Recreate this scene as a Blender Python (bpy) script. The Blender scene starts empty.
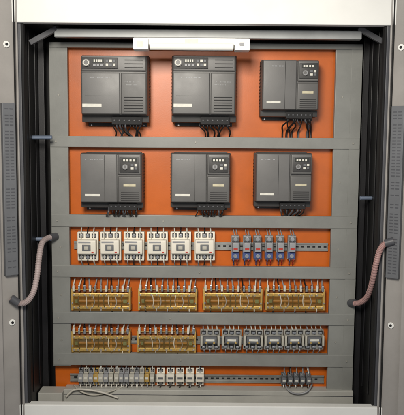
import bpy, bmesh, math, random
from mathutils import Vector, Matrix, Euler
random.seed(7)
S = bpy.context.scene
COL = S.collection
PI = math.pi
# ------------------------------------------------------------------ camera
D = 3.2; K = 0.005
pitch = math.radians(5.5); roll = math.radians(0.45)
Rm = (Matrix.Rotation(PI/2 - pitch, 3, 'X')) @ Matrix.Rotation(roll, 3, 'Z')
Cp = Rm @ Vector((0, 0, D))
cam = bpy.data.cameras.new('Camera'); co = bpy.data.objects.new('Camera', cam); COL.objects.link(co)
cam.sensor_fit = 'VERTICAL'; cam.sensor_height = 36; cam.lens = 36*D/(415*K)
cam.clip_end = 100; cam.clip_start = .05
co.matrix_world = Matrix.Translation(Cp) @ Rm.to_4x4()
S.camera = co
def W(u, v, y=0.0):
    d = Rm @ Vector(((u-202)*K, (207.5-v)*K, -D))
    t = (y - Cp.y)/d.y
    return Cp + d*t
def RC(u0, v0, u1, v1, y=0.0):
    a, b, c, d = W(u0, v0, y), W(u1, v0, y), W(u0, v1, y), W(u1, v1, y)
    return (a.x+c.x)/2, (b.x+d.x)/2, (c.z+d.z)/2, (a.z+b.z)/2
# ------------------------------------------------------------------ materials
def lin(c):
    return tuple(((x/255)/12.92 if x/255 <= .04045 else ((x/255+.055)/1.055)**2.4) for x in c)
def mat(name, rgb, rough=.5, metal=0, var=.12, scale=8, bump=.0, dirt=0.0, alpha=1):
    m = bpy.data.materials.new(name); m.use_nodes = True
    n = m.node_tree.nodes; l = m.node_tree.links; b = n['Principled BSDF']
    c = lin(rgb)
    tc = n.new('ShaderNodeTexCoord'); no = n.new('ShaderNodeTexNoise')
    no.inputs['Scale'].default_value = scale; no.inputs['Detail'].default_value = 6
    l.new(tc.outputs['Object'], no.inputs['Vector'])
    rp = n.new('ShaderNodeValToRGB')
    rp.color_ramp.elements[0].position = .3; rp.color_ramp.elements[1].position = .7
    rp.color_ramp.elements[0].color = (*[x*(1-var) for x in c], 1)
    rp.color_ramp.elements[1].color = (*[min(1, x*(1+var)) for x in c], 1)
    l.new(no.outputs['Fac'], rp.inputs['Fac'])
    out = rp.outputs['Color']
    if dirt:
        n2 = n.new('ShaderNodeTexNoise'); n2.inputs['Scale'].default_value = 2.3; n2.inputs['Detail'].default_value = 9
        n2.inputs['Roughness'].default_value = .7
        l.new(tc.outputs['Object'], n2.inputs['Vector'])
        r2 = n.new('ShaderNodeValToRGB'); r2.color_ramp.elements[0].position = .42; r2.color_ramp.elements[1].position = .72
        r2.color_ramp.elements[0].color = (0, 0, 0, 1); r2.color_ramp.elements[1].color = (dirt, dirt, dirt, 1)
        l.new(n2.outputs['Fac'], r2.inputs['Fac'])
        mx = n.new('ShaderNodeMixRGB'); mx.inputs['Color2'].default_value = (c[0]*.4+.01, c[1]*.4+.01, c[2]*.4+.008, 1)
        l.new(r2.outputs['Color'], mx.inputs['Fac']); l.new(out, mx.inputs['Color1']); out = mx.outputs['Color']
    l.new(out, b.inputs['Base Color'])
    b.inputs['Metallic'].default_value = metal
    b.inputs['Alpha'].default_value = alpha
    mr = n.new('ShaderNodeMapRange'); mr.inputs['To Min'].default_value = max(.03, rough-.08); mr.inputs['To Max'].default_value = min(1, rough+.1)
    l.new(no.outputs['Fac'], mr.inputs['Value']); l.new(mr.outputs['Result'], b.inputs['Roughness'])
    if bump:
        n3 = n.new('ShaderNodeTexNoise'); n3.inputs['Scale'].default_value = 160; l.new(tc.outputs['Object'], n3.inputs['Vector'])
        bp = n.new('ShaderNodeBump'); bp.inputs['Strength'].default_value = bump; bp.inputs['Distance'].default_value = .002
        l.new(n3.outputs['Fac'], bp.inputs['Height']); l.new(bp.outputs['Normal'], b.inputs['Normal'])
    return m
M = dict(
 orange=mat('orange_paint', (204, 99, 18), .36, 0, .10, 3, .06, .45),
 grey=mat('grey_paint', (136, 137, 133), .45, 0, .08, 5, .06, .4),
 pale=mat('pale_paint', (232, 232, 228), .55, 0, .05, 4, .05, .12),
 trough=mat('trough_paint', (184, 183, 176), .5, 0, .08, 6, .06, .3),
 door=mat('door_paint', (158, 154, 150), .5, 0, .07, 4, .06, .35),
 black=mat('black_interior', (15, 15, 17), .5, 0, .25, 6, .1),
 darkrib=mat('dark_rib', (30, 30, 33), .45, 0, .2, 6, .1),
 jamb=mat('jamb_paint', (80, 81, 86), .45, 0, .1, 6, .1, .3),
 gasket=mat('black_rubber', (15, 15, 16), .8, 0, .1, 20),
 drive=mat('drive_grey_plastic', (101, 100, 99), .42, 0, .05, 14, .04, .2),
 drive2=mat('drive_mid_plastic', (88, 87, 86), .45, 0, .05, 14, .04, .2),
 drive3=mat('drive_dark_plastic', (54, 53, 53), .5, 0, .08, 14, .04),
 slot=mat('slot_black', (20, 20, 22), .7, 0, .1, 10),
 white=mat('white_plastic', (240, 240, 236), .4, 0, .04, 10),
 label=mat('label_white', (216, 214, 204), .6, 0, .08, 60),
 lab_y=mat('label_buff', (196, 188, 160), .6, 0, .1, 60),
 cream=mat('cream_plastic', (232, 226, 212), .42, 0, .06, 18, 0, .25),
 cream2=mat('beige_plastic', (186, 182, 170), .5, 0, .08, 18, 0, .3),
 relaygrey=mat('relay_grey_plastic', (158, 156, 148), .45, .2, .12, 18, 0, .35),
 steel=mat('zinc_steel', (205, 206, 208), .32, 1, .1, 30),
 alu=mat('aluminium', (160, 162, 162), .5, .4, .10, 12, 0, .3),
 rail=mat('rail_zinc', (160, 160, 156), .42, .6, .12, 14, 0, .35),
 brass=mat('brass', (226, 192, 116), .3, .7, .15, 20, 0, .2),
 amber=mat('amber_insulator', (150, 100, 42), .35, 0, .25, 15, 0, .3),
 yellow=mat('yellow_insulator', (188, 154, 84), .4, 0, .18, 20, 0, .35),
 brown=mat('amber_board', (110, 58, 20), .4, 0, .3, 12, 0, .4),
 acrylic=mat('acrylic_cover', (225, 180, 90), .1, 0, .15, 9, 0, 0, .07),
 wire_b=mat('wire_black', (24, 24, 26), .45),
 wire_g=mat('wire_grey', (146, 147, 150), .45),
 wire_w=mat('wire_white', (206, 202, 192), .5),
 blue=mat('blue_plastic', (62, 78, 130), .45),
 red=mat('red_plastic', (176, 52, 40), .45),
 green=mat('green_plastic', (86, 104, 70), .45),
 bluerod=mat('blue_grey_rod', (118, 130, 150), .4, .3),
 conduit=mat('grey_conduit', (170, 154, 152), .5, 0, .1, 20, 0, .4),
 conduit2=mat('pink_conduit', (184, 146, 142), .5, 0, .12, 20, 0, .4),
 duct=mat('duct_grey', (104, 106, 110), .55, 0, .08, 12, 0, .3),
 lcd=mat('display_glass', (26, 30, 26), .5),
)
# ------------------------------------------------------------------ mesh helpers
class B:
    def __init__(s): s.bm = bmesh.new(); s.mi = 0; s.mats = []
    def use(s, i): s.mi = i; return s
    def _merge(s, t):
        for f in t.faces: f.material_index = s.mi
        me = bpy.data.meshes.new('t'); t.to_mesh(me); s.bm.from_mesh(me); bpy.data.meshes.remove(me); t.free()
    def box(s, x0, x1, y0, y1, z0, z1, bev=0, seg=2, mtx=None, inset=0):
        t = bmesh.new(); i = inset
        v = [t.verts.new(p) for p in [(x0+i, y0, z0+i), (x1-i, y0, z0+i), (x1-i, y0, z1-i), (x0+i, y0, z1-i),
                                      (x0, y1, z0), (x1, y1, z0), (x1, y1, z1), (x0, y1, z1)]]
        for f in [(0, 1, 2, 3), (5, 4, 7, 6), (4, 0, 3, 7), (1, 5, 6, 2), (3, 2, 6, 7), (4, 5, 1, 0)]: t.faces.new([v[k] for k in f])
        if bev: bmesh.ops.bevel(t, geom=t.edges[:], offset=bev, segments=seg, profile=.6, affect='EDGES', clamp_overlap=True)
        if mtx: bmesh.ops.transform(t, matrix=mtx, verts=t.verts)
        s._merge(t); return s
    def cyl(s, c, r, h, axis='Y', n=20, bev=0, r2=None, mtx=None):
        t = bmesh.new(); bmesh.ops.create_cone(t, cap_ends=True, segments=n, radius1=r, radius2=r if r2 is None else r2, depth=h)
        if bev: bmesh.ops.bevel(t, geom=[e for e in t.edges if len(e.link_faces) == 2 and any(len(f.verts) > 4 for f in e.link_faces)], offset=bev, segments=2, affect='EDGES')
        if axis == 'Y': bmesh.ops.rotate(t, matrix=Matrix.Rotation(PI/2, 3, 'X'), verts=t.verts)
        if axis == 'X': bmesh.ops.rotate(t, matrix=Matrix.Rotation(PI/2, 3, 'Y'), verts=t.verts)
        bmesh.ops.translate(t, vec=c, verts=t.verts)
        if mtx: bmesh.ops.transform(t, matrix=mtx, verts=t.verts)
        s._merge(t); return s
    def ring(s, c, r, rin, n=24):
        t = bmesh.new(); a = []; b = []
        for k in range(n):
            q = 2*PI*k/n
            a.append(t.verts.new((c[0]+r*math.cos(q), c[1], c[2]+r*math.sin(q))))
            b.append(t.verts.new((c[0]+rin*math.cos(q), c[1], c[2]+rin*math.sin(q))))
        for k in range(n): t.faces.new([a[k], a[(k+1) % n], b[(k+1) % n], b[k]])
        s._merge(t); return s
    def tube(s, pts, r, n=8, sub=6, rf=None):
        P = [Vector(p) for p in pts]; Q = []
        for i in range(len(P)-1):
            p0 = P[max(i-1, 0)]; p1 = P[i]; p2 = P[i+1]; p3 = P[min(i+2, len(P)-1)]
            for k in range(sub):
                t = k/sub
                Q.append(.5*((2*p1)+(p2-p0)*t+(2*p0-5*p1+4*p2-p3)*t*t+(3*p1-p0-3*p2+p3)*t*t*t))
        Q.append(P[-1]); t = bmesh.new(); rows = []; up = Vector((.13, -.9, .2)).normalized()
        for i, q in enumerate(Q):
            d = (Q[min(i+1, len(Q)-1)]-Q[max(i-1, 0)]).normalized()
            a = d.cross(up); a = a.normalized() if a.length > 1e-4 else Vector((1, 0, 0)); up2 = a.cross(d).normalized(); up = up2
            rr = r if rf is None else rf(i)*r
            rows.append([t.verts.new(q+rr*(a*math.cos(2*PI*k/n)+up2*math.sin(2*PI*k/n))) for k in range(n)])
        for i in range(len(rows)-1):
            for k in range(n): t.faces.new([rows[i][k], rows[i][(k+1) % n], rows[i+1][(k+1) % n], rows[i+1][k]])
        t.faces.new(rows[0][::-1]); t.faces.new(rows[-1])
        for f in t.faces: f.smooth = True
        s._merge(t); return s
    def build(s, name, m, parent=None, smooth=False):
        bmesh.ops.recalc_face_normals(s.bm, faces=s.bm.faces)
        me = bpy.data.meshes.new(name); s.bm.to_mesh(me); s.bm.free()
        for q in (m if isinstance(m, (list, tuple)) else [m]): me.materials.append(M[q] if isinstance(q, str) else q)
        if smooth:
            for p in me.polygons: p.use_smooth = True
            try: me.set_sharp_from_angle(angle=math.radians(35))
            except Exception: pass
        o = bpy.data.objects.new(name, me); COL.objects.link(o)
        if parent: o.parent = parent
        return o
def thing(name, label, cat, loc=(0, 0, 0), group=None):
    o = bpy.data.objects.new(name, None); COL.objects.link(o); o.empty_display_size = .05
    o.location = loc; o['label'] = label; o['category'] = cat
    if group: o['group'] = group
    return o
def dup(root, loc, label, roty=0):
    kids = {}
    for o in list(COL.objects):
        if o.parent: kids.setdefault(o.parent.name, []).append(o)
    def rec(o, p):
        c = o.copy(); COL.objects.link(c)
        if p: c.parent = p
        for k in kids.get(o.name, []): rec(k, c)
        return c
    r = rec(root, None); r.location = loc; r.rotation_euler = (0, roty, 0); r['label'] = label
    return r
def screw(b, x, y, z, r=.005, h=.004):
    b.cyl((x, y-h/2, z), r, h, 'Y', 16, r*.2)
    return b
# ------------------------------------------------------------------ cabinet
FY = -.30
xl = W(23, 207, FY).x; xr = W(382, 207, FY).x
ztop = W(202, 25, FY).z; zbot = W(202, 403.5, FY).z
cab = thing('electrical_cabinet', 'tall open electrical cabinet with black interior, orange mounting plate and grey frame', 'electrical cabinet', (0, 0, zbot-.25))
oz = zbot-.25
class L(B):
    def build(s, name, m, parent=None, smooth=False, org=None):
        o = org if org is not None else Vector((0, 0, oz))
        bmesh.ops.translate(s.bm, vec=-Vector(o), verts=s.bm.verts)
        return B.build(s, name, m, parent, smooth)
BK = .14
L().box(xl-.02, xr+.02, BK, BK+.004, zbot-.24, ztop+.1).build('back_wall', 'black', cab)
L().box(xl-.006, xl, FY, BK-.002, zbot-.24, ztop+.1).build('side_wall', 'black', cab)
L().box(xr, xr+.006, FY, BK-.002, zbot-.24, ztop+.1).build('side_wall', 'black', cab)
L().box(xl+.001, xr-.001, FY+.02, BK-.003, ztop+.012, ztop+.02).build('top_panel', 'black', cab)
L().box(xl+.001, xr-.001, FY+.02, BK-.003, zbot-.238, zbot-.23).build('bottom_panel', 'darkrib', cab)
L().box(xl-.03, xr+.03, FY-.03, FY+.015, ztop, ztop+.5, .004).build('header', 'pale', cab)
L().box(xl-.03, xr+.03, FY-.03, FY+.015, zbot-.5, zbot, .004).build('plinth', 'pale', cab)
for sx, x in ((1, xl), (-1, xr)):
    a, b_ = sorted((x-sx*.006, x+sx*.008))
    L().box(a, b_, FY-.015, FY, zbot, ztop, .002).build('door_jamb', 'jamb', cab)
    a, b_ = sorted((x+sx*.009, x+sx*.018))
    L().box(a, b_, FY-.010, FY+.02, zbot, ztop, .002).build('gasket', 'gasket', cab)
    a, b_ = sorted((x+sx*.001, x+sx*.030))
    L().box(a, b_, .0, .04, zbot-.2, ztop, .002).build('corner_post', 'darkrib', cab)
x0 = W(53, 207).x; x1 = W(345, 300).x
z0 = W(202, 391).z; z1 = W(202, 44).z
L().box(x0, x1, 0, .004, z0, z1).build('mounting_plate', 'orange', cab)
YB = -.05
ua = W(51, 207, -.046).x; ub = W(69, 207, -.046).x
za = W(60, 366, -.046).z; zb = W(60, 43, -.046).z
up1 = L().box(ua, ub, -.046, -.02, za, zb, .0025).build('upright', 'grey', cab)
uc = W(332, 207, -.046).x; ud = W(358, 207, -.046).x
zc = W(340, 404, -.046).z
up2 = L().box(uc, ud, -.046, -.02, zc-.1, zb, .0025).box(uc+.075, ud-.001, -.049, -.0462, zc-.1, zb-.002, .001).build('upright', 'grey', cab)
for (v0, v1) in ((43, 48.5), (137, 148), (215.5, 227.5), (266.5, 278), (313, 324.5), (354, 366)):
    _, _, c, d = RC(60, v0, 340, v1, YB)
    o = L().box(ua+.002, ud-.002, YB-.002, -.022, c, d, .0025).build('crossbar', 'grey', cab)
    for bx in (ua+.03, ud-.035, (ua+ud)/2-.31*random.random()):
        if v0 > 50:
            s_ = L(); s_.cyl((bx, YB-.004, (c+d)/2), .005, .004, 'Y', 6, .001); s_.build('bolt', 'relaygrey', o, True)
for up, x in ((up1, (ua+ub)/2), (up2, uc+.035)):
    for v in (95, 180, 247, 295, 340):
        s_ = L(); s_.cyl((x, -.048, W(60, v, -.046).z), .0045, .004, 'Y', 6, .001); s_.build('bolt', 'relaygrey', up, True)
# bottom trough
a, b_, c, d = RC(64, 390.5, 345, 409, -.07)
tr = L().box(a, ud, -.07, .0, c, d, .003).build('cable_trough', 'trough', cab)
L().box(a, ud, -.0712, -.0702, d-.026, d-.023).build('lid_seam', 'jamb', tr)
L().box(W(38, 392, -.12).x, W(62, 392, -.12).x, -.12, -.03, c, W(50, 393, -.12).z, .003).build('corner_bracket', 'trough', cab)
# top rail
zr0 = W(202, 38, -.2).z; zr1 = W(202, 29.5, -.2).z
L().box(W(54, 33, -.2).x, W(362, 33, -.2).x, -.2, -.165, zr0, zr1, .003).build('top_rail', 'alu', cab)
L().box(W(54, 33, -.2).x, W(362, 33, -.2).x, -.16, .0, zr1-.02, zr1-.017).build('top_shelf', 'darkrib', cab)
for u, s in ((44, 1), (371, -1)):
    p = W(u, 36, -.18)
    mt = Matrix.Translation(p) @ Matrix.Rotation(s*math.radians(-28), 4, 'Y')
    L().box(-.07, .07, -.02, .0, -.012, .012, .002, mtx=mt).build('corner_bracket', 'jamb', cab)
for u0, u1, v, y in ((27, 52, 137.5, -.12), (360, 380, 198, -.12), (27, 52, 239, -.08)):
    p = W(u0, v, y); q = W(u1, v, y)
    L().tube([p, (p+q)/2, q], .010, 12).build('tie_rod', 'bluerod', cab)
for x, s in ((xl, 1), (xr, -1)):
    for y in (-.17, -.06):
        a, b_ = sorted((x+s*.001, x+s*.005))
        L().box(a, b_, y-.008, y, zbot, ztop, .001).build('wall_rib', 'darkrib', cab)
# doors -----------------------------------------------------------------
def door(sx, x, ang, lab):
    d = B(); H = .75
    zb_, zt_ = -.12, (ztop-zbot)+.5
    a, b_ = sorted((0, sx*H))
    d.box(a, b_, 0, .02, zb_, zt_, .003)
    o = d.build('door', 'door', cab); o.location = (x, FY-.017, 0); o.rotation_euler = (0, 0, ang); o['label'] = lab
    a, b_ = sorted((sx*.002, sx*.010)); B().box(a, b_, -.014, -.001, zb_+.01, zt_-.01, .002).build('door_rim', 'door', o)
    a, b_ = sorted((sx*.012, sx*.018)); B().box(a, b_, -.008, -.001, zb_+.01, zt_-.01, .002).build('door_gasket', 'gasket', o)
    za_ = W(14, 275, -.36).z-oz; zb2 = W(14, 103, -.36).z-oz
    a, b_ = sorted((sx*.024, sx*.082))
    du = B(); du.box(a, b_, -.025, -.001, za_, zb2, .003); du.use(1); z = za_+.02
    while z < zb2-.02:
        if random.random() > .15:
            du.box(a+.010, a+.026, -.0256, -.0246, z, z+.005); du.box(b_-.026, b_-.010, -.0256, -.0246, z, z+.005)
        z += .014
    du.build('wiring_duct', ['duct', 'jamb'], o)
    for v in (44, 323):
        z = W(14, v, -.36).z-oz
        B().cyl((sx*.05, -.004, z), .014, .008, 'Y', 24, .002).build('rim_plug', 'white', o, True)
        B().cyl((sx*.05, -.009, z), .006, .003, 'Y', 16).build('screw', 'slot', o)
    B().box(*sorted((sx*.10, sx*.14)), -.02, -.001, zb_+.02, zt_-.02, .002).build('stiffener', 'door', o)
    return o
door(-1, xl-.008, math.radians(38), 'left door, pale grey, swung open')
door(1, xr+.008, math.radians(-38), 'right door, pale grey, swung open')
# ------------------------------------------------------------------ lamp
a, b_, c, d = RC(133, 37, 250, 50, -.27)
w = b_-a; h = d-c
lp = thing('batten_lamp', 'white plastic batten lamp under the aluminium rail at the cabinet top', 'lamp', ((a+b_)/2, -.20, c))
B().box(-w/2, w/2, -.05, -.002, h*.45, h, .004).build('lamp_body', 'white', lp, True)
B().cyl((0, -.045, h*.33), h*.3, w*.72, 'X', 20).build('diffuser', mat('lamp_diffuser', (240, 241, 236), .25, 0, .02, 6), lp, True)
for s in (-1, 1):
    a_, c_ = sorted((s*w/2, s*w*.37))
    B().box(a_, c_, -.075, -.004, 0, h*.92, .005).build('end_cap', 'white', lp, True)
B().box(-.03, .03, -.0535, -.05, h*.52, h*.9, .001).build('rating_sticker', 'label', lp)
B().box(w*.41, w*.45, -.078, -.074, h*.35, h*.6, .002).build('rocker_switch', 'wire_g', lp)
B().box(-w*.47, -w*.41, -.0762, -.0752, h*.2, h*.7).build('rating_sticker', 'label', lp)
# ------------------------------------------------------------------ drives
def marks(b, x0, x1, z, y, hh=.0035, dens=.7):
    x = x0
    while x < x1:
        ww = random.uniform(.002, .006)
        if random.random() < dens: b.box(x, min(x+ww, x1), y-.0006, y, z, z+hh)
        x += ww+.0018
def drive(rect, kind, label, group):
    dp = .15 if kind == 'wide' else .13
    a, b_, c, d = RC(*rect, -dp)
    w = b_-a; h = d-c; t = thing('motor_drive', label, 'motor drive', ((a+b_)/2, 0, c), group)
    hw = w/2
    bp = B().box(-hw*.9, hw*.9, -.012, -.001, -.008, h+.004, .002).build('backplate', 'drive3', t)
    for sx in (-1, 1):
        screw(B(), sx*hw*.8, -.012, -.002, .004).build('bolt', 'steel', bp, True)
    B().box(-hw, hw, -dp*.62, -.0125, h*.03, h, .004).build('chassis', 'drive3', t, True)
    B().box(-hw, hw, -dp*.93, -dp*.625, h*.12, h, .007, 3, inset=.006).build('housing', 'drive2', t, True)
    sb = B(); z = h*.2
    while z < h*.9:
        for sx in (-1, 1):
            q = sorted((sx*hw-.0005*sx, sx*(hw+.0012))); sb.box(q[0], q[1], -dp*.55, -dp*.15, z, z+.006)
        z += .016
    sb.build('side_vent', 'slot', t)
    if kind == 'wide':
        mc = B().box(-hw+.008, hw*.18, -dp, -dp*.925, h*.14, h*.74, .004, 3, inset=.002)
        mc.use(1); marks(mc, -hw*.7, -hw*.1, h*.66, -dp-.0003, .005); mc.use(2); mc.box(-hw*.85, hw*.05, -dp-.0006, -dp+.001, h*.40, h*.405)
        mc = mc.build('main_cover', ['drive', 'wire_g', 'slot'], t, True)
        rc = B().box(hw*.2, hw-.008, -dp*.975, -dp*.925, h*.14, h*.74, .004, 3, inset=.002); rc.use(1)
        for k in range(6): rc.box(hw*.3, hw*.86, -dp*.975-.0012, -dp*.97, h*(.18+.04*k), h*(.18+.04*k)+.004)
        rc.use(2); marks(rc, hw*.32, hw*.8, h*.6, -dp*.975-.0003, .003); marks(rc, hw*.32, hw*.7, h*.56, -dp*.975-.0003, .003)
        rc = rc.build('side_cover', ['drive2', 'slot', 'wire_g'], t, True)
        hd = B().box(-hw+.008, hw-.008, -dp*1.01, -dp*.925, h*.755, h*.985, .005, 3, inset=.003)
        ky = -dp*1.01; hd.use(1)
        for k in range(3): hd.box(hw*.32, hw*.86, ky-.0012, ky+.001, h*(.80+.055*k), h*(.80+.055*k)+.004)
        hd = hd.build('head_cover', ['drive', 'slot'], t, True)
        kx0, kx1, kz0, kz1 = -hw*.92, hw*.12, h*.79, h*.95
        B().box(-hw*.92, -hw*.36, -dp-.0012, -dp-.0002, h*.245, h*.29).build('rating_label', 'label', mc)
    else:
        mc = B().box(-hw+.006, hw*.2, -dp, -dp*.925, h*.14, h*.985, .004, 3, inset=.002)
        mc.use(1); marks(mc, -hw*.8, -hw*.25, h*.87, -dp-.0003, .005); mc.use(2); mc.box(-hw*.2, -hw*.19, -dp-.0008, -dp+.001, h*.16, h*.96)
        mc = mc.build('main_cover', ['drive', 'wire_g', 'slot'], t, True)
        rc = B().box(hw*.22, hw-.006, -dp*.985, -dp*.925, h*.14, h*.6, .004, 3, inset=.002); rc.use(1)
        for k in range(5): rc.box(hw*.32, hw*.88, -dp*.985-.0012, -dp*.98, h*(.17+.035*k), h*(.17+.035*k)+.003)
        rc = rc.build('side_cover', ['drive2', 'slot'], t, True)
        hd = B().box(hw*.22, hw-.006, -dp*1.03, -dp*.925, h*.62, h*.985, .005, 3, inset=.003).build('head_cover', 'drive', t, True)
        kx0, kx1, kz0, kz1 = hw*.28, hw*.9, h*.67, h*.93; ky = -dp*1.03
        B().box(-hw*.82, -hw*.34, -dp-.0012, -dp-.0002, h*.25, h*.29).build('rating_label', 'label', mc)
        B().box(hw*.40, hw*.78, -dp*.985-.0012, -dp*.985-.0002, h*.42, h*.46).build('warning_label', 'lab_y', rc)
    kp = B().box(kx0, kx1, ky-.006, ky-.0003, kz0, kz1, .002).build('keypad', 'drive3', t, True)
    kw = kx1-kx0; kh = kz1-kz0; yy = ky-.0062
    if kind == 'wide':
        B().cyl((kx0+kw*.13, yy-.005, kz0+kh*.5), kh*.34, .01, 'Y', 24, .002).build('dial', 'drive', kp, True)
        B().ring((kx0+kw*.13, yy-.0104, kz0+kh*.5), kh*.27, kh*.2).build('dial_ring', 'label', kp)
        ds = B().box(kx0+kw*.30, kx0+kw*.62, yy-.0015, yy+.001, kz0+kh*.5, kz0+kh*.88, .0005); ds.use(1)
        for k in range(4): ds.box(kx0+kw*(.335+.065*k), kx0+kw*(.375+.065*k), yy-.0024, yy-.0016, kz0+kh*.58, kz0+kh*.8)
        ds.build('display', ['lcd', 'label'], kp)
        for r in range(2):
            for k in range(3):
                B().box(kx0+kw*(.67+.1*k), kx0+kw*(.745+.1*k), yy-.004, yy, kz0+kh*(.2+.36*r), kz0+kh*(.44+.36*r), .0008).build('button', 'label' if (r+k) % 2 == 0 else 'duct', kp)
        for k in range(3):
            B().box(kx0+kw*(.32+.1*k), kx0+kw*(.39+.1*k), yy-.003, yy, kz0+kh*.18, kz0+kh*.36, .0006).build('button', 'wire_g', kp)
    else:
        ds = B().box(kx0+kw*.12, kx0+kw*.88, yy-.0015, yy+.001, kz0+kh*.68, kz0+kh*.92, .0005); ds.use(1)
        for k in range(4): ds.box(kx0+kw*(.2+.16*k), kx0+kw*(.3+.16*k), yy-.0024, yy-.0016, kz0+kh*.73, kz0+kh*.87)
        ds.build('display', ['lcd', 'label'], kp)
        B().cyl((kx0+kw*.3, yy-.005, kz0+kh*.36), kh*.19, .01, 'Y', 24, .002).build('dial', 'drive', kp, True)
        B().ring((kx0+kw*.3, yy-.0104, kz0+kh*.36), kh*.15, kh*.10).build('dial_ring', 'wire_g', kp)
        for r in range(2):
            for k in range(2):
                B().box(kx0+kw*(.58+.19*k), kx0+kw*(.72+.19*k), yy-.003, yy, kz0+kh*(.18+.22*r), kz0+kh*(.33+.22*r), .0006).build('button', 'label' if r+k != 1 else 'duct', kp)
    ts = B().box(-hw*.1, hw*.8, -dp*.75, -dp*.4, -h*.005, h*.11, .002).build('terminal_strip', 'slot', t)
    for k in range(6):
        x = -hw*.02+hw*.74*k/5
        screw(B(), x, -dp*.75, h*.06, .0035, .003).build('terminal_screw', 'jamb', ts, True)
    zend = -.075 if rect[3] < 130 else -.06
    for k in range(9):
        x = -hw*.08+hw*.83*k/8+random.uniform(-.006, .006)
        xe = x+random.uniform(-.03, .03)
        B().tube([(x, -dp*.6, h*.03), (x, -dp*random.uniform(.6, .8), -.012), ((x+xe)/2+random.uniform(-.014, .014), -dp*.42, -.035), (xe, -.014, zend+.012), (xe, -.012, zend-.03)], random.choice((.003, .004, .005)), 8).build('cable', random.choice(('wire_b', 'wire_b', 'wire_b', 'jamb', 'darkrib')), t)
    return t
g1 = 'motor drives in the upper two rows'
drive((79.5, 54, 148, 124), 'wide', 'large dark grey drive, leftmost in the top row', g1)
drive((171, 54, 237, 124), 'wide', 'large dark grey drive in the middle of the top row under the lamp', g1)
drive((261.5, 59, 320, 118), 'compact', 'smaller dark grey drive at the right end of the top row', g1)
drive((79, 153, 142.5, 210.5), 'compact', 'dark grey drive, leftmost in the second row', g1)
drive((170, 153, 231, 210.5), 'compact', 'dark grey drive in the middle of the second row', g1)
drive((255, 153, 313, 209.5), 'compact', 'dark grey drive at the right end of the second row', g1)
# ------------------------------------------------------------------ rails
def rail(u0, u1, v, label, hpx=7):
    a, b_, c, d = RC(u0, v-hpx/2, u1, v+hpx/2, -.012)
    t = thing('mounting_rail', label, 'mounting rail', ((a+b_)/2, 0, c))
    w = b_-a; h = d-c
    m = B().box(-w/2, w/2, -.006, -.001, h*.22, h*.78).box(-w/2, w/2, -.012, -.0105, 0, h*.22).box(-w/2, w/2, -.012, -.0105, h*.78, h)
    m.box(-w/2, w/2, -.0104, -.002, h*.19, h*.22).box(-w/2, w/2, -.0104, -.002, h*.78, h*.81)
    m.use(1); x = -w/2+.02
    while x < w/2-.02:
        m.box(x, x+.014, -.0075, -.0062, h*.4, h*.6); x += .028
    m.build('rail_profile', ['rail', 'slot'], t)
    return t
rail(74, 328, 246, 'perforated metal rail behind the cream contactors', 8)
rail(70, 323, 340, 'perforated metal rail behind the small grey relays', 8)
rail(70, 324, 378.5, 'perforated metal rail holding the bottom terminal blocks', 8)
# ------------------------------------------------------------------ contactors
cd = .085
def wires(t, xs, z0, z1, y, mats, r=.003, j=.006, yend=-.014):
    for x in xs:
        e = x+random.uniform(-j, j)
        B().tube([(x, y, z0), (x, y-.008, z0+(z1-z0)*.3), ((x+e)/2, (y+yend)/2, z0+(z1-z0)*.65), (e, yend, z1)], r, 8, 5).build('wire', random.choice(mats), t)
def contactor(w, h):
    t = thing('contactor', '', 'contactor', (0, 0, 0), 'cream contactors in the third row')
    bd = B().box(-w/2, w/2, -cd*.55, -.013, 0, h, .004).build('base', 'cream', t, True)
    fr = B().box(-w*.46, w*.46, -cd, -cd*.545, h*.26, h*.76, .005, 3, inset=.002).build('front_block', 'cream', t, True)
    B().box(-w*.2, w*.2, -cd-.003, -cd+.001, h*.38, h*.6, .002).build('actuator_window', 'duct', fr, True)
    B().box(-w*.1, w*.1, -cd-.006, -cd-.0028, h*.43, h*.54, .001).build('actuator', 'cream2', fr, True)
    B().box(-w*.38, w*.2, -cd-.0012, -cd-.0002, h*.65, h*.71).build('marking_plate', 'wire_g', fr)
    B().box(w*.24, w*.34, -cd-.002, -cd-.0002, h*.31, h*.35).build('coil_tag', 'red', fr)
    for z in (h*.87, h*.13):
        for k in (-1, 0, 1):
            x = k*w*.3
            B().box(x-w*.105, x+w*.105, -cd*.55-.001, -cd*.5, z-h*.075, z+h*.075).build('terminal_recess', 'drive3', bd)
            screw(B(), x, -cd*.55-.0012, z, w*.08, .004).build('terminal_screw', 'steel', bd, True)
    for k in (-.5, .5):
        for q in ((.78, .98), (.02, .24)):
            B().box(k*w*.6-.0015, k*w*.6+.0015, -cd*.75, -cd*.55, h*q[0], h*q[1]).build('barrier', 'cream', bd)
    wires(t, [-w*.3, 0, w*.3], h*.93, h+.04, -cd*.5, ('wire_b', 'wire_g', 'wire_w'))
    wires(t, [-w*.3, 0, w*.3], h*.07, -.04, -cd*.5, ('wire_b', 'wire_g', 'wire_w'))
    return t
cx = [(75.5, 97.5), (99.5, 120), (123, 143), (147, 167), (170.5, 190.5), (194.5, 214.5)]
a, b_, c, d = RC(123, 233, 144, 262, -cd); cw, ch = b_-a, d-c
ordn = ['leftmost', 'second', 'third', 'fourth', 'fifth', 'rightmost']
c0 = contactor(cw, ch)
for i, (p, q) in enumerate(cx):
    m = W((p+q)/2, 262, -cd); loc = (m.x, 0, m.z+random.uniform(-.001, .001))
    lab = f'cream contactor with dark window, {ordn[i]} of the six in the third row'
    if i == 0: c0.location = loc; c0['label'] = lab
    else: dup(c0, loc, lab, math.radians(random.uniform(-.8, .8)))
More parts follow.
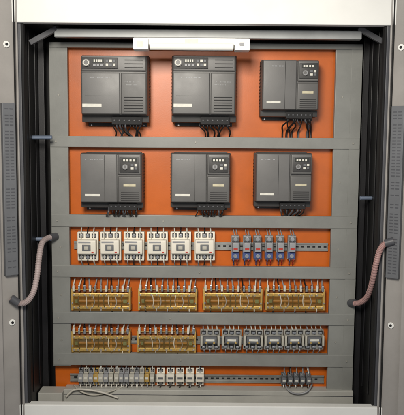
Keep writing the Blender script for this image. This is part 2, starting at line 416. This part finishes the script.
# ------------------------------------------------------------------ slim fuse holders
def fuse(w, h):
    t = thing('fuse_holder', '', 'fuse holder', (0, 0, 0), 'slim fuse holders in the third row'); dd = .07
    B().box(-w/2, w/2, -dd*.6, -.013, 0, h, .002).build('body', 'wire_g', t, True)
    B().box(-w*.42, w*.42, -dd, -dd*.595, h*.34, h*.74, .003, 2, inset=.001).build('lever', 'wire_g', t, True)
    B().box(-w*.26, w*.26, -dd-.0015, -dd+.001, h*.44, h*.52, .0005).build('marker', 'red', t)
    B().box(-w*.46, w*.46, -dd*.72, -dd*.6+.001, h*.06, h*.30, .001).build('lower_clamp', 'blue', t)
    B().box(-w*.46, w*.46, -dd*.72, -dd*.6+.001, h*.78, h*.94, .001).build('upper_clamp', 'drive', t)
    screw(B(), 0, -dd*.72, h*.86, w*.25, .003).build('terminal_screw', 'steel', t, True)
    screw(B(), 0, -dd*.72, h*.16, w*.25, .003).build('terminal_screw', 'steel', t, True)
    wires(t, [-w*.15, w*.2], h*.95, h+.03, -dd*.5, ('wire_w', 'wire_g'), .0028); wires(t, [-w*.2], h*.05, -.03, -dd*.5, ('blue',), .003); wires(t, [w*.25], h*.05, -.03, -dd*.5, ('red',), .003)
    return t
a, b_, c, d = RC(231, 235, 239, 259, -.07); f0 = fuse(b_-a, d-c)
for i in range(6):
    m = W(235.5+11.3*i, 260.5, -.07); loc = (m.x, 0, m.z)
    lab = f'slim grey and blue fuse holder, {ordn[i]} of six in the third row'
    if i == 0: f0.location = loc; f0['label'] = lab
    else: dup(f0, loc, lab, math.radians(random.uniform(-1.5, 1.5)))
# ------------------------------------------------------------------ busbar blocks: open frame, plate shows through
def busbar(w, h):
    t = thing('busbar_block', '', 'busbar block', (0, 0, 0), 'brass busbar blocks in the lower rows'); dd = .06
    for z, hh in ((0, .20), (h*.47/h, .20)):
        B().box(-w/2, w/2, -.02, -.001, h*z, h*(z+hh), .002).build('base_board', 'brown', t)
    for z, hh, m, f, n in ((h*.06, .11, 'brass', .98, 13), (h*.33, .05, 'amber', .9, 0), (h*.51, .12, 'brass', .94, 11)):
        b = B().box(-w*.49*f, w*.49*f, -dd*.8, -dd*.5, z, z+h*hh, .002).build('bar', m, t)
        for k in range(n):
            x = -w*.45+w*.9*k/(n-1)
            screw(B(), x, -dd*.8, z+h*hh*.5, .0052, .006).build('terminal_screw', 'steel' if (k+n) % 3 else 'brass', b, True)
    B().box(-w*.47, w*.47, -dd*.45, -.021, h*.71, h*.75, .001).build('insulator_strip', 'yellow', t)
    for s in (-1, -.33, .33, 1):
        B().box(s*w*.475-.005, s*w*.475+.005, -dd*.85 if abs(s) == 1 else -dd*.48, -.003, h*.02, h*.80, .002).build('support', 'yellow' if abs(s) == 1 else 'amber', t, True)
    for s in (-1, 1): B().box(s*w*.40-.009, s*w*.40+.009, -dd*.9, -dd*.5, h*.29, h*.40, .001).build('tag', 'green', t)
    for k in range(8):
        x = -w*.34+w*.68*k/7+random.uniform(-.005, .005)
        B().tube([(x, -dd*.82, h*.14), (x+random.uniform(-.008, .008), -dd*.93, h*.34), (x+random.uniform(-.004, .004), -dd*.82, h*.56)], .0026, 6, 5).build('link_wire', random.choice(('wire_w', 'wire_g', 'wire_b', 'wire_b')), t)
    ac = B().box(-w*.485, w*.485, -dd*1.1, -dd*1.07, h*.02, h*.62, .0006).build('clear_cover', 'acrylic', t)
    for s in (-1, 1): screw(B(), s*w*.46, -dd*1.1, h*.31, .004, .004).build('cover_screw', 'steel', ac, True)
    for k in range(11):
        x = -w*.45+w*.9*k/10
        ml = ('wire_g', 'wire_w', 'wire_g', 'wire_b')
        wires(t, [x+random.uniform(-.004, .004)], h*.74, h*1.12, -dd*.72, ml, .0034, .008, -.012)
        B().box(x-.0052, x+.0052, -dd*.9, -dd*.55, h*.70, h*.92, .0015).build('cable_lug', 'steel' if k % 3 else 'wire_w', t)
        if k % 2: wires(t, [x], h*.1, -.03, -dd*.7, ml, .003)
    return t
a, b_, c, d = RC(137.5, 283, 198, 310.5, -.05); bb = busbar(b_-a, d-c)
spots = [(101, 310.8, 'leftmost of four in the fourth row'), (167.5, 310.8, 'second of four in the fourth row'), (232.5, 310.8, 'third of four in the fourth row'), (295, 310.8, 'rightmost of four in the fourth row'),
         (101, 353, 'at the left end of the fifth row'), (166.5, 353, 'second in the fifth row beside the small relays')]
for i, (u, v, s) in enumerate(spots):
    m = W(u, v, -.05); loc = (m.x, 0, m.z); lab = 'amber and brass busbar block, '+s
    if i == 0: bb.location = loc; bb['label'] = lab
    else: dup(bb, loc, lab, math.radians(random.uniform(-.4, .4)))
# ------------------------------------------------------------------ small relays row 5
def relay(w, h):
    t = thing('plug_in_relay', '', 'relay', (0, 0, 0), 'small grey relays in the fifth row'); dd = .075
    bd = B().box(-w/2, w/2, -dd*.5, -.013, h*.04, h, .004).build('socket', 'relaygrey', t, True)
    bl = B().box(-w*.36, w*.36, -dd*.85, -dd*.495, h*.38, h*.72, .005, 3, inset=.002).build('relay_body', 'duct', t, True)
    B().box(-w*.22, w*.22, -dd*.85-.0012, -dd*.85+.001, h*.52, h*.62).build('face_label', 'label', bl)
    for s in (-1, 1): B().cyl((s*w*.2, -dd*.85-.002, h*.44), w*.05, .004, 'Y', 16, .001).build('rivet', 'brass', bl, True)
    for k in (-1, 0, 1):
        for z in (h*.87, h*.20):
            B().box(k*w*.32-w*.12, k*w*.32+w*.12, -dd*.5-.001, -dd*.48, z-h*.09, z+h*.09).build('terminal_recess', 'slot', bd)
            B().box(k*w*.32-w*.09, k*w*.32+w*.09, -dd*.6, -dd*.5-.0012, z-h*.05, z+h*.05, .001).build('clamp', 'steel', bd, True)
            screw(B(), k*w*.32, -dd*.6-.0002, z, w*.06, .004).build('terminal_screw', 'steel', bd, True)
    for s in (-1, 1): B().box(s*w*.43-.005, s*w*.43+.005, -dd*.9, -dd*.49, h*.3, h*.78, .002).build('side_clip', 'cream2', t, True)
    wires(t, [-w*.35, -w*.1, w*.1, w*.35], h*.95, h+.03, -dd*.45, ('wire_w', 'wire_b', 'wire_g'), .003)
    wires(t, [-w*.3, 0, w*.3], h*.12, -.02, -dd*.45, ('wire_b', 'wire_g', 'wire_w'), .0028)
    return t
a, b_, c, d = RC(200.5, 331, 220.3, 352, -.06); r0 = relay(b_-a, d-c)
for i, u in enumerate((210, 231.5, 253, 274, 294.5, 314.5)):
    m = W(u, 352, -.06); loc = (m.x, 0, m.z); lab = f'small grey relay with metal terminals, {ordn[i]} of six in the fifth row'
    if i == 0: r0.location = loc; r0['label'] = lab
    else: dup(r0, loc, lab, math.radians(random.uniform(-1, 1)))
# ------------------------------------------------------------------ terminal blocks row 6
def tblock(w, h, m):
    t = thing('terminal_block', '', 'terminal block', (0, 0, 0), 'terminal blocks along the bottom rail'); dd = .06
    b = B().box(-w*.47, w*.47, -dd*.6, -.013, 0, h, .0015).box(-w*.47, w*.47, -dd, -dd*.59, h*.28, h*.72, .0015).build('body', m, t, True)
    for z in (h*.14, h*.86):
        B().box(-w*.3, w*.3, -dd*.6-.001, -dd*.58, z-h*.09, z+h*.09).build('clamp_recess', 'slot', b)
        screw(B(), 0, -dd*.6-.001, z, w*.24, .004).build('terminal_screw', 'steel', b, True)
    B().box(-w*.3, w*.3, -dd-.001, -dd+.001, h*.44, h*.56).build('marker', 'label' if m != 'cream' else 'duct', b)
    return t
pr = {}
for key, m_, w_, v0 in (('cream', 'cream', 8.4, 369.5), ('wire_g', 'wire_g', 5.0, 369.5), ('yellow', 'yellow', 5.0, 369.5), ('cream2', 'cream2', 5.0, 369.5), ('low', 'duct', 5.0, 374.5)):
    a, b_, c, d = RC(120, v0, 120+w_, 386.5, -.055); pr[key] = [tblock(b_-a, d-c, m_), False, (d-c)]
cname = {'cream': 'cream', 'wire_g': 'grey', 'yellow': 'yellow', 'cream2': 'beige'}
ords = ['first', 'second', 'third', 'fourth', 'fifth', 'sixth', 'seventh', 'eighth', 'ninth', 'tenth', 'eleventh', 'twelfth', 'thirteenth', 'fourteenth', 'fifteenth']
seq = []
pat = ['wire_g', 'cream2', 'wire_g', 'yellow', 'cream2', 'wire_g', 'cream2', 'cream2', 'wire_g', 'wire_g', 'cream2', 'wire_g', 'cream2', 'yellow', 'cream2']
for k in range(15): seq.append((80.5+5.1*k, pat[k], f'narrow {cname[pat[k]]} terminal block, {ords[k]} from the left end of the bottom rail'))
for k in range(5): seq.append((160.5+9.8*k, 'cream', f'wide cream terminal block, {ords[k]} of five on the bottom rail, from the left'))
for k in range(5): seq.append((284+6.2*k, 'low', f'low dark grey terminal block, {ords[k]} of five at the right end of the bottom rail'))
for (uu, m_, lab) in seq:
    m = W(uu, 386.5, -.055); loc = (m.x, 0, m.z)
    if not pr[m_][1]: pr[m_][0].location = loc; pr[m_][0]['label'] = lab; pr[m_][1] = True; o = pr[m_][0]
    else: o = dup(pr[m_][0], loc, lab, math.radians(random.uniform(-1.2, 1.2)))
    hh = pr[m_][2]
    if not any(c.name.startswith('wire') for c in COL.objects if c.parent == o) or random.random() < .5:
        wires(o, [random.uniform(-.003, .003)], hh*.9, hh+.03, -.035, ('wire_g', 'wire_b', 'wire_w'), .003)
        wires(o, [random.uniform(-.003, .003)], .006, -.035, -.035, ('wire_w', 'wire_b', 'wire_g', 'wire_w'), .003, .01)
# ------------------------------------------------------------------ conduits
def conduit(pts, label, m, r=.0135, name='flexible_conduit'):
    P = [W(*p) for p in pts]; org = P[-1].copy()
    t = thing(name, label, 'cable conduit', org)
    b = B(); b.tube([p-org for p in P], r, 14, 22, lambda i: 1.0 if i % 3 else .82); b.build('hose', m, t, True)
    for p, q in ((P[0], P[1]), (P[-1], P[-2])):
        d = (q-p).normalized(); B().tube([p-org, p-org+d*.02, p-org+d*.04], r*1.3, 14).build('end_fitting', 'jamb', t, True)
    return t
conduit([(56, 236, -.052), (48, 238, -.10), (42, 243, -.18), (39, 258, -.26), (37, 276, -.32), (33, 293, -.35), (26, 302, -.36), (18, 303, -.36), (11, 298, -.37)], 'grey corrugated cable conduit bridging the left door and the frame', 'conduit')
conduit([(350, 303, -.052), (359, 303, -.12), (367, 297, -.20), (372, 283, -.28), (376, 264, -.33), (380, 250, -.35), (386, 243, -.36), (394, 241, -.37)], 'pinkish corrugated cable conduit bridging the right door and the frame', 'conduit2')
def loose(pts, r, m, label, cat='cable'):
    P = [W(*p) for p in pts]; org = P[-1].copy()
    t = B().tube([p-org for p in P], r, 10, 8).build('loose_cable', m); t.location = org
    t['label'] = label; t['category'] = cat
loose([(66, 397, -.078), (74, 390, -.085), (88, 390, -.09), (104, 393, -.085), (118, 398, -.078)], .005, 'wire_w', 'white cable lying over the left end of the cable trough')
loose([(74, 385, -.03), (80, 391, -.08), (94, 395, -.08), (112, 391, -.08), (124, 386, -.03)], .004, 'cream2', 'beige cable looping below the narrow terminal blocks at the bottom left')
loose([(285, 384, -.03), (289, 391, -.08), (298, 394, -.08), (308, 391, -.08), (312, 384, -.03)], .004, 'wire_g', 'grey cable looping below the right end of the bottom rail')
# ------------------------------------------------------------------ light
w_ = bpy.data.worlds.new('World'); S.world = w_; w_.use_nodes = True
w_.node_tree.nodes['Background'].inputs['Color'].default_value = (.9, .94, 1, 1); w_.node_tree.nodes['Background'].inputs['Strength'].default_value = .22
def area(loc, tgt, size, e, col, spread=180):
    l = bpy.data.lights.new('area_lamp', 'AREA'); l.size = size; l.energy = e; l.color = col; l.spread = math.radians(spread)
    o = bpy.data.objects.new('area_lamp', l); COL.objects.link(o); o.location = loc
    o.rotation_euler = (Vector(tgt)-Vector(loc)).to_track_quat('-Z', 'Y').to_euler()
area((-.35, -2.7, 1.2), (0, 0, .2), .7, 30, (1, .94, .84), 110)
area((1.3, -2.6, .4), (0, 0, .1), 1.2, 7, (1, .98, .95))
S.view_settings.view_transform = 'Standard'; S.view_settings.look = 'None'; S.view_settings.exposure = 0
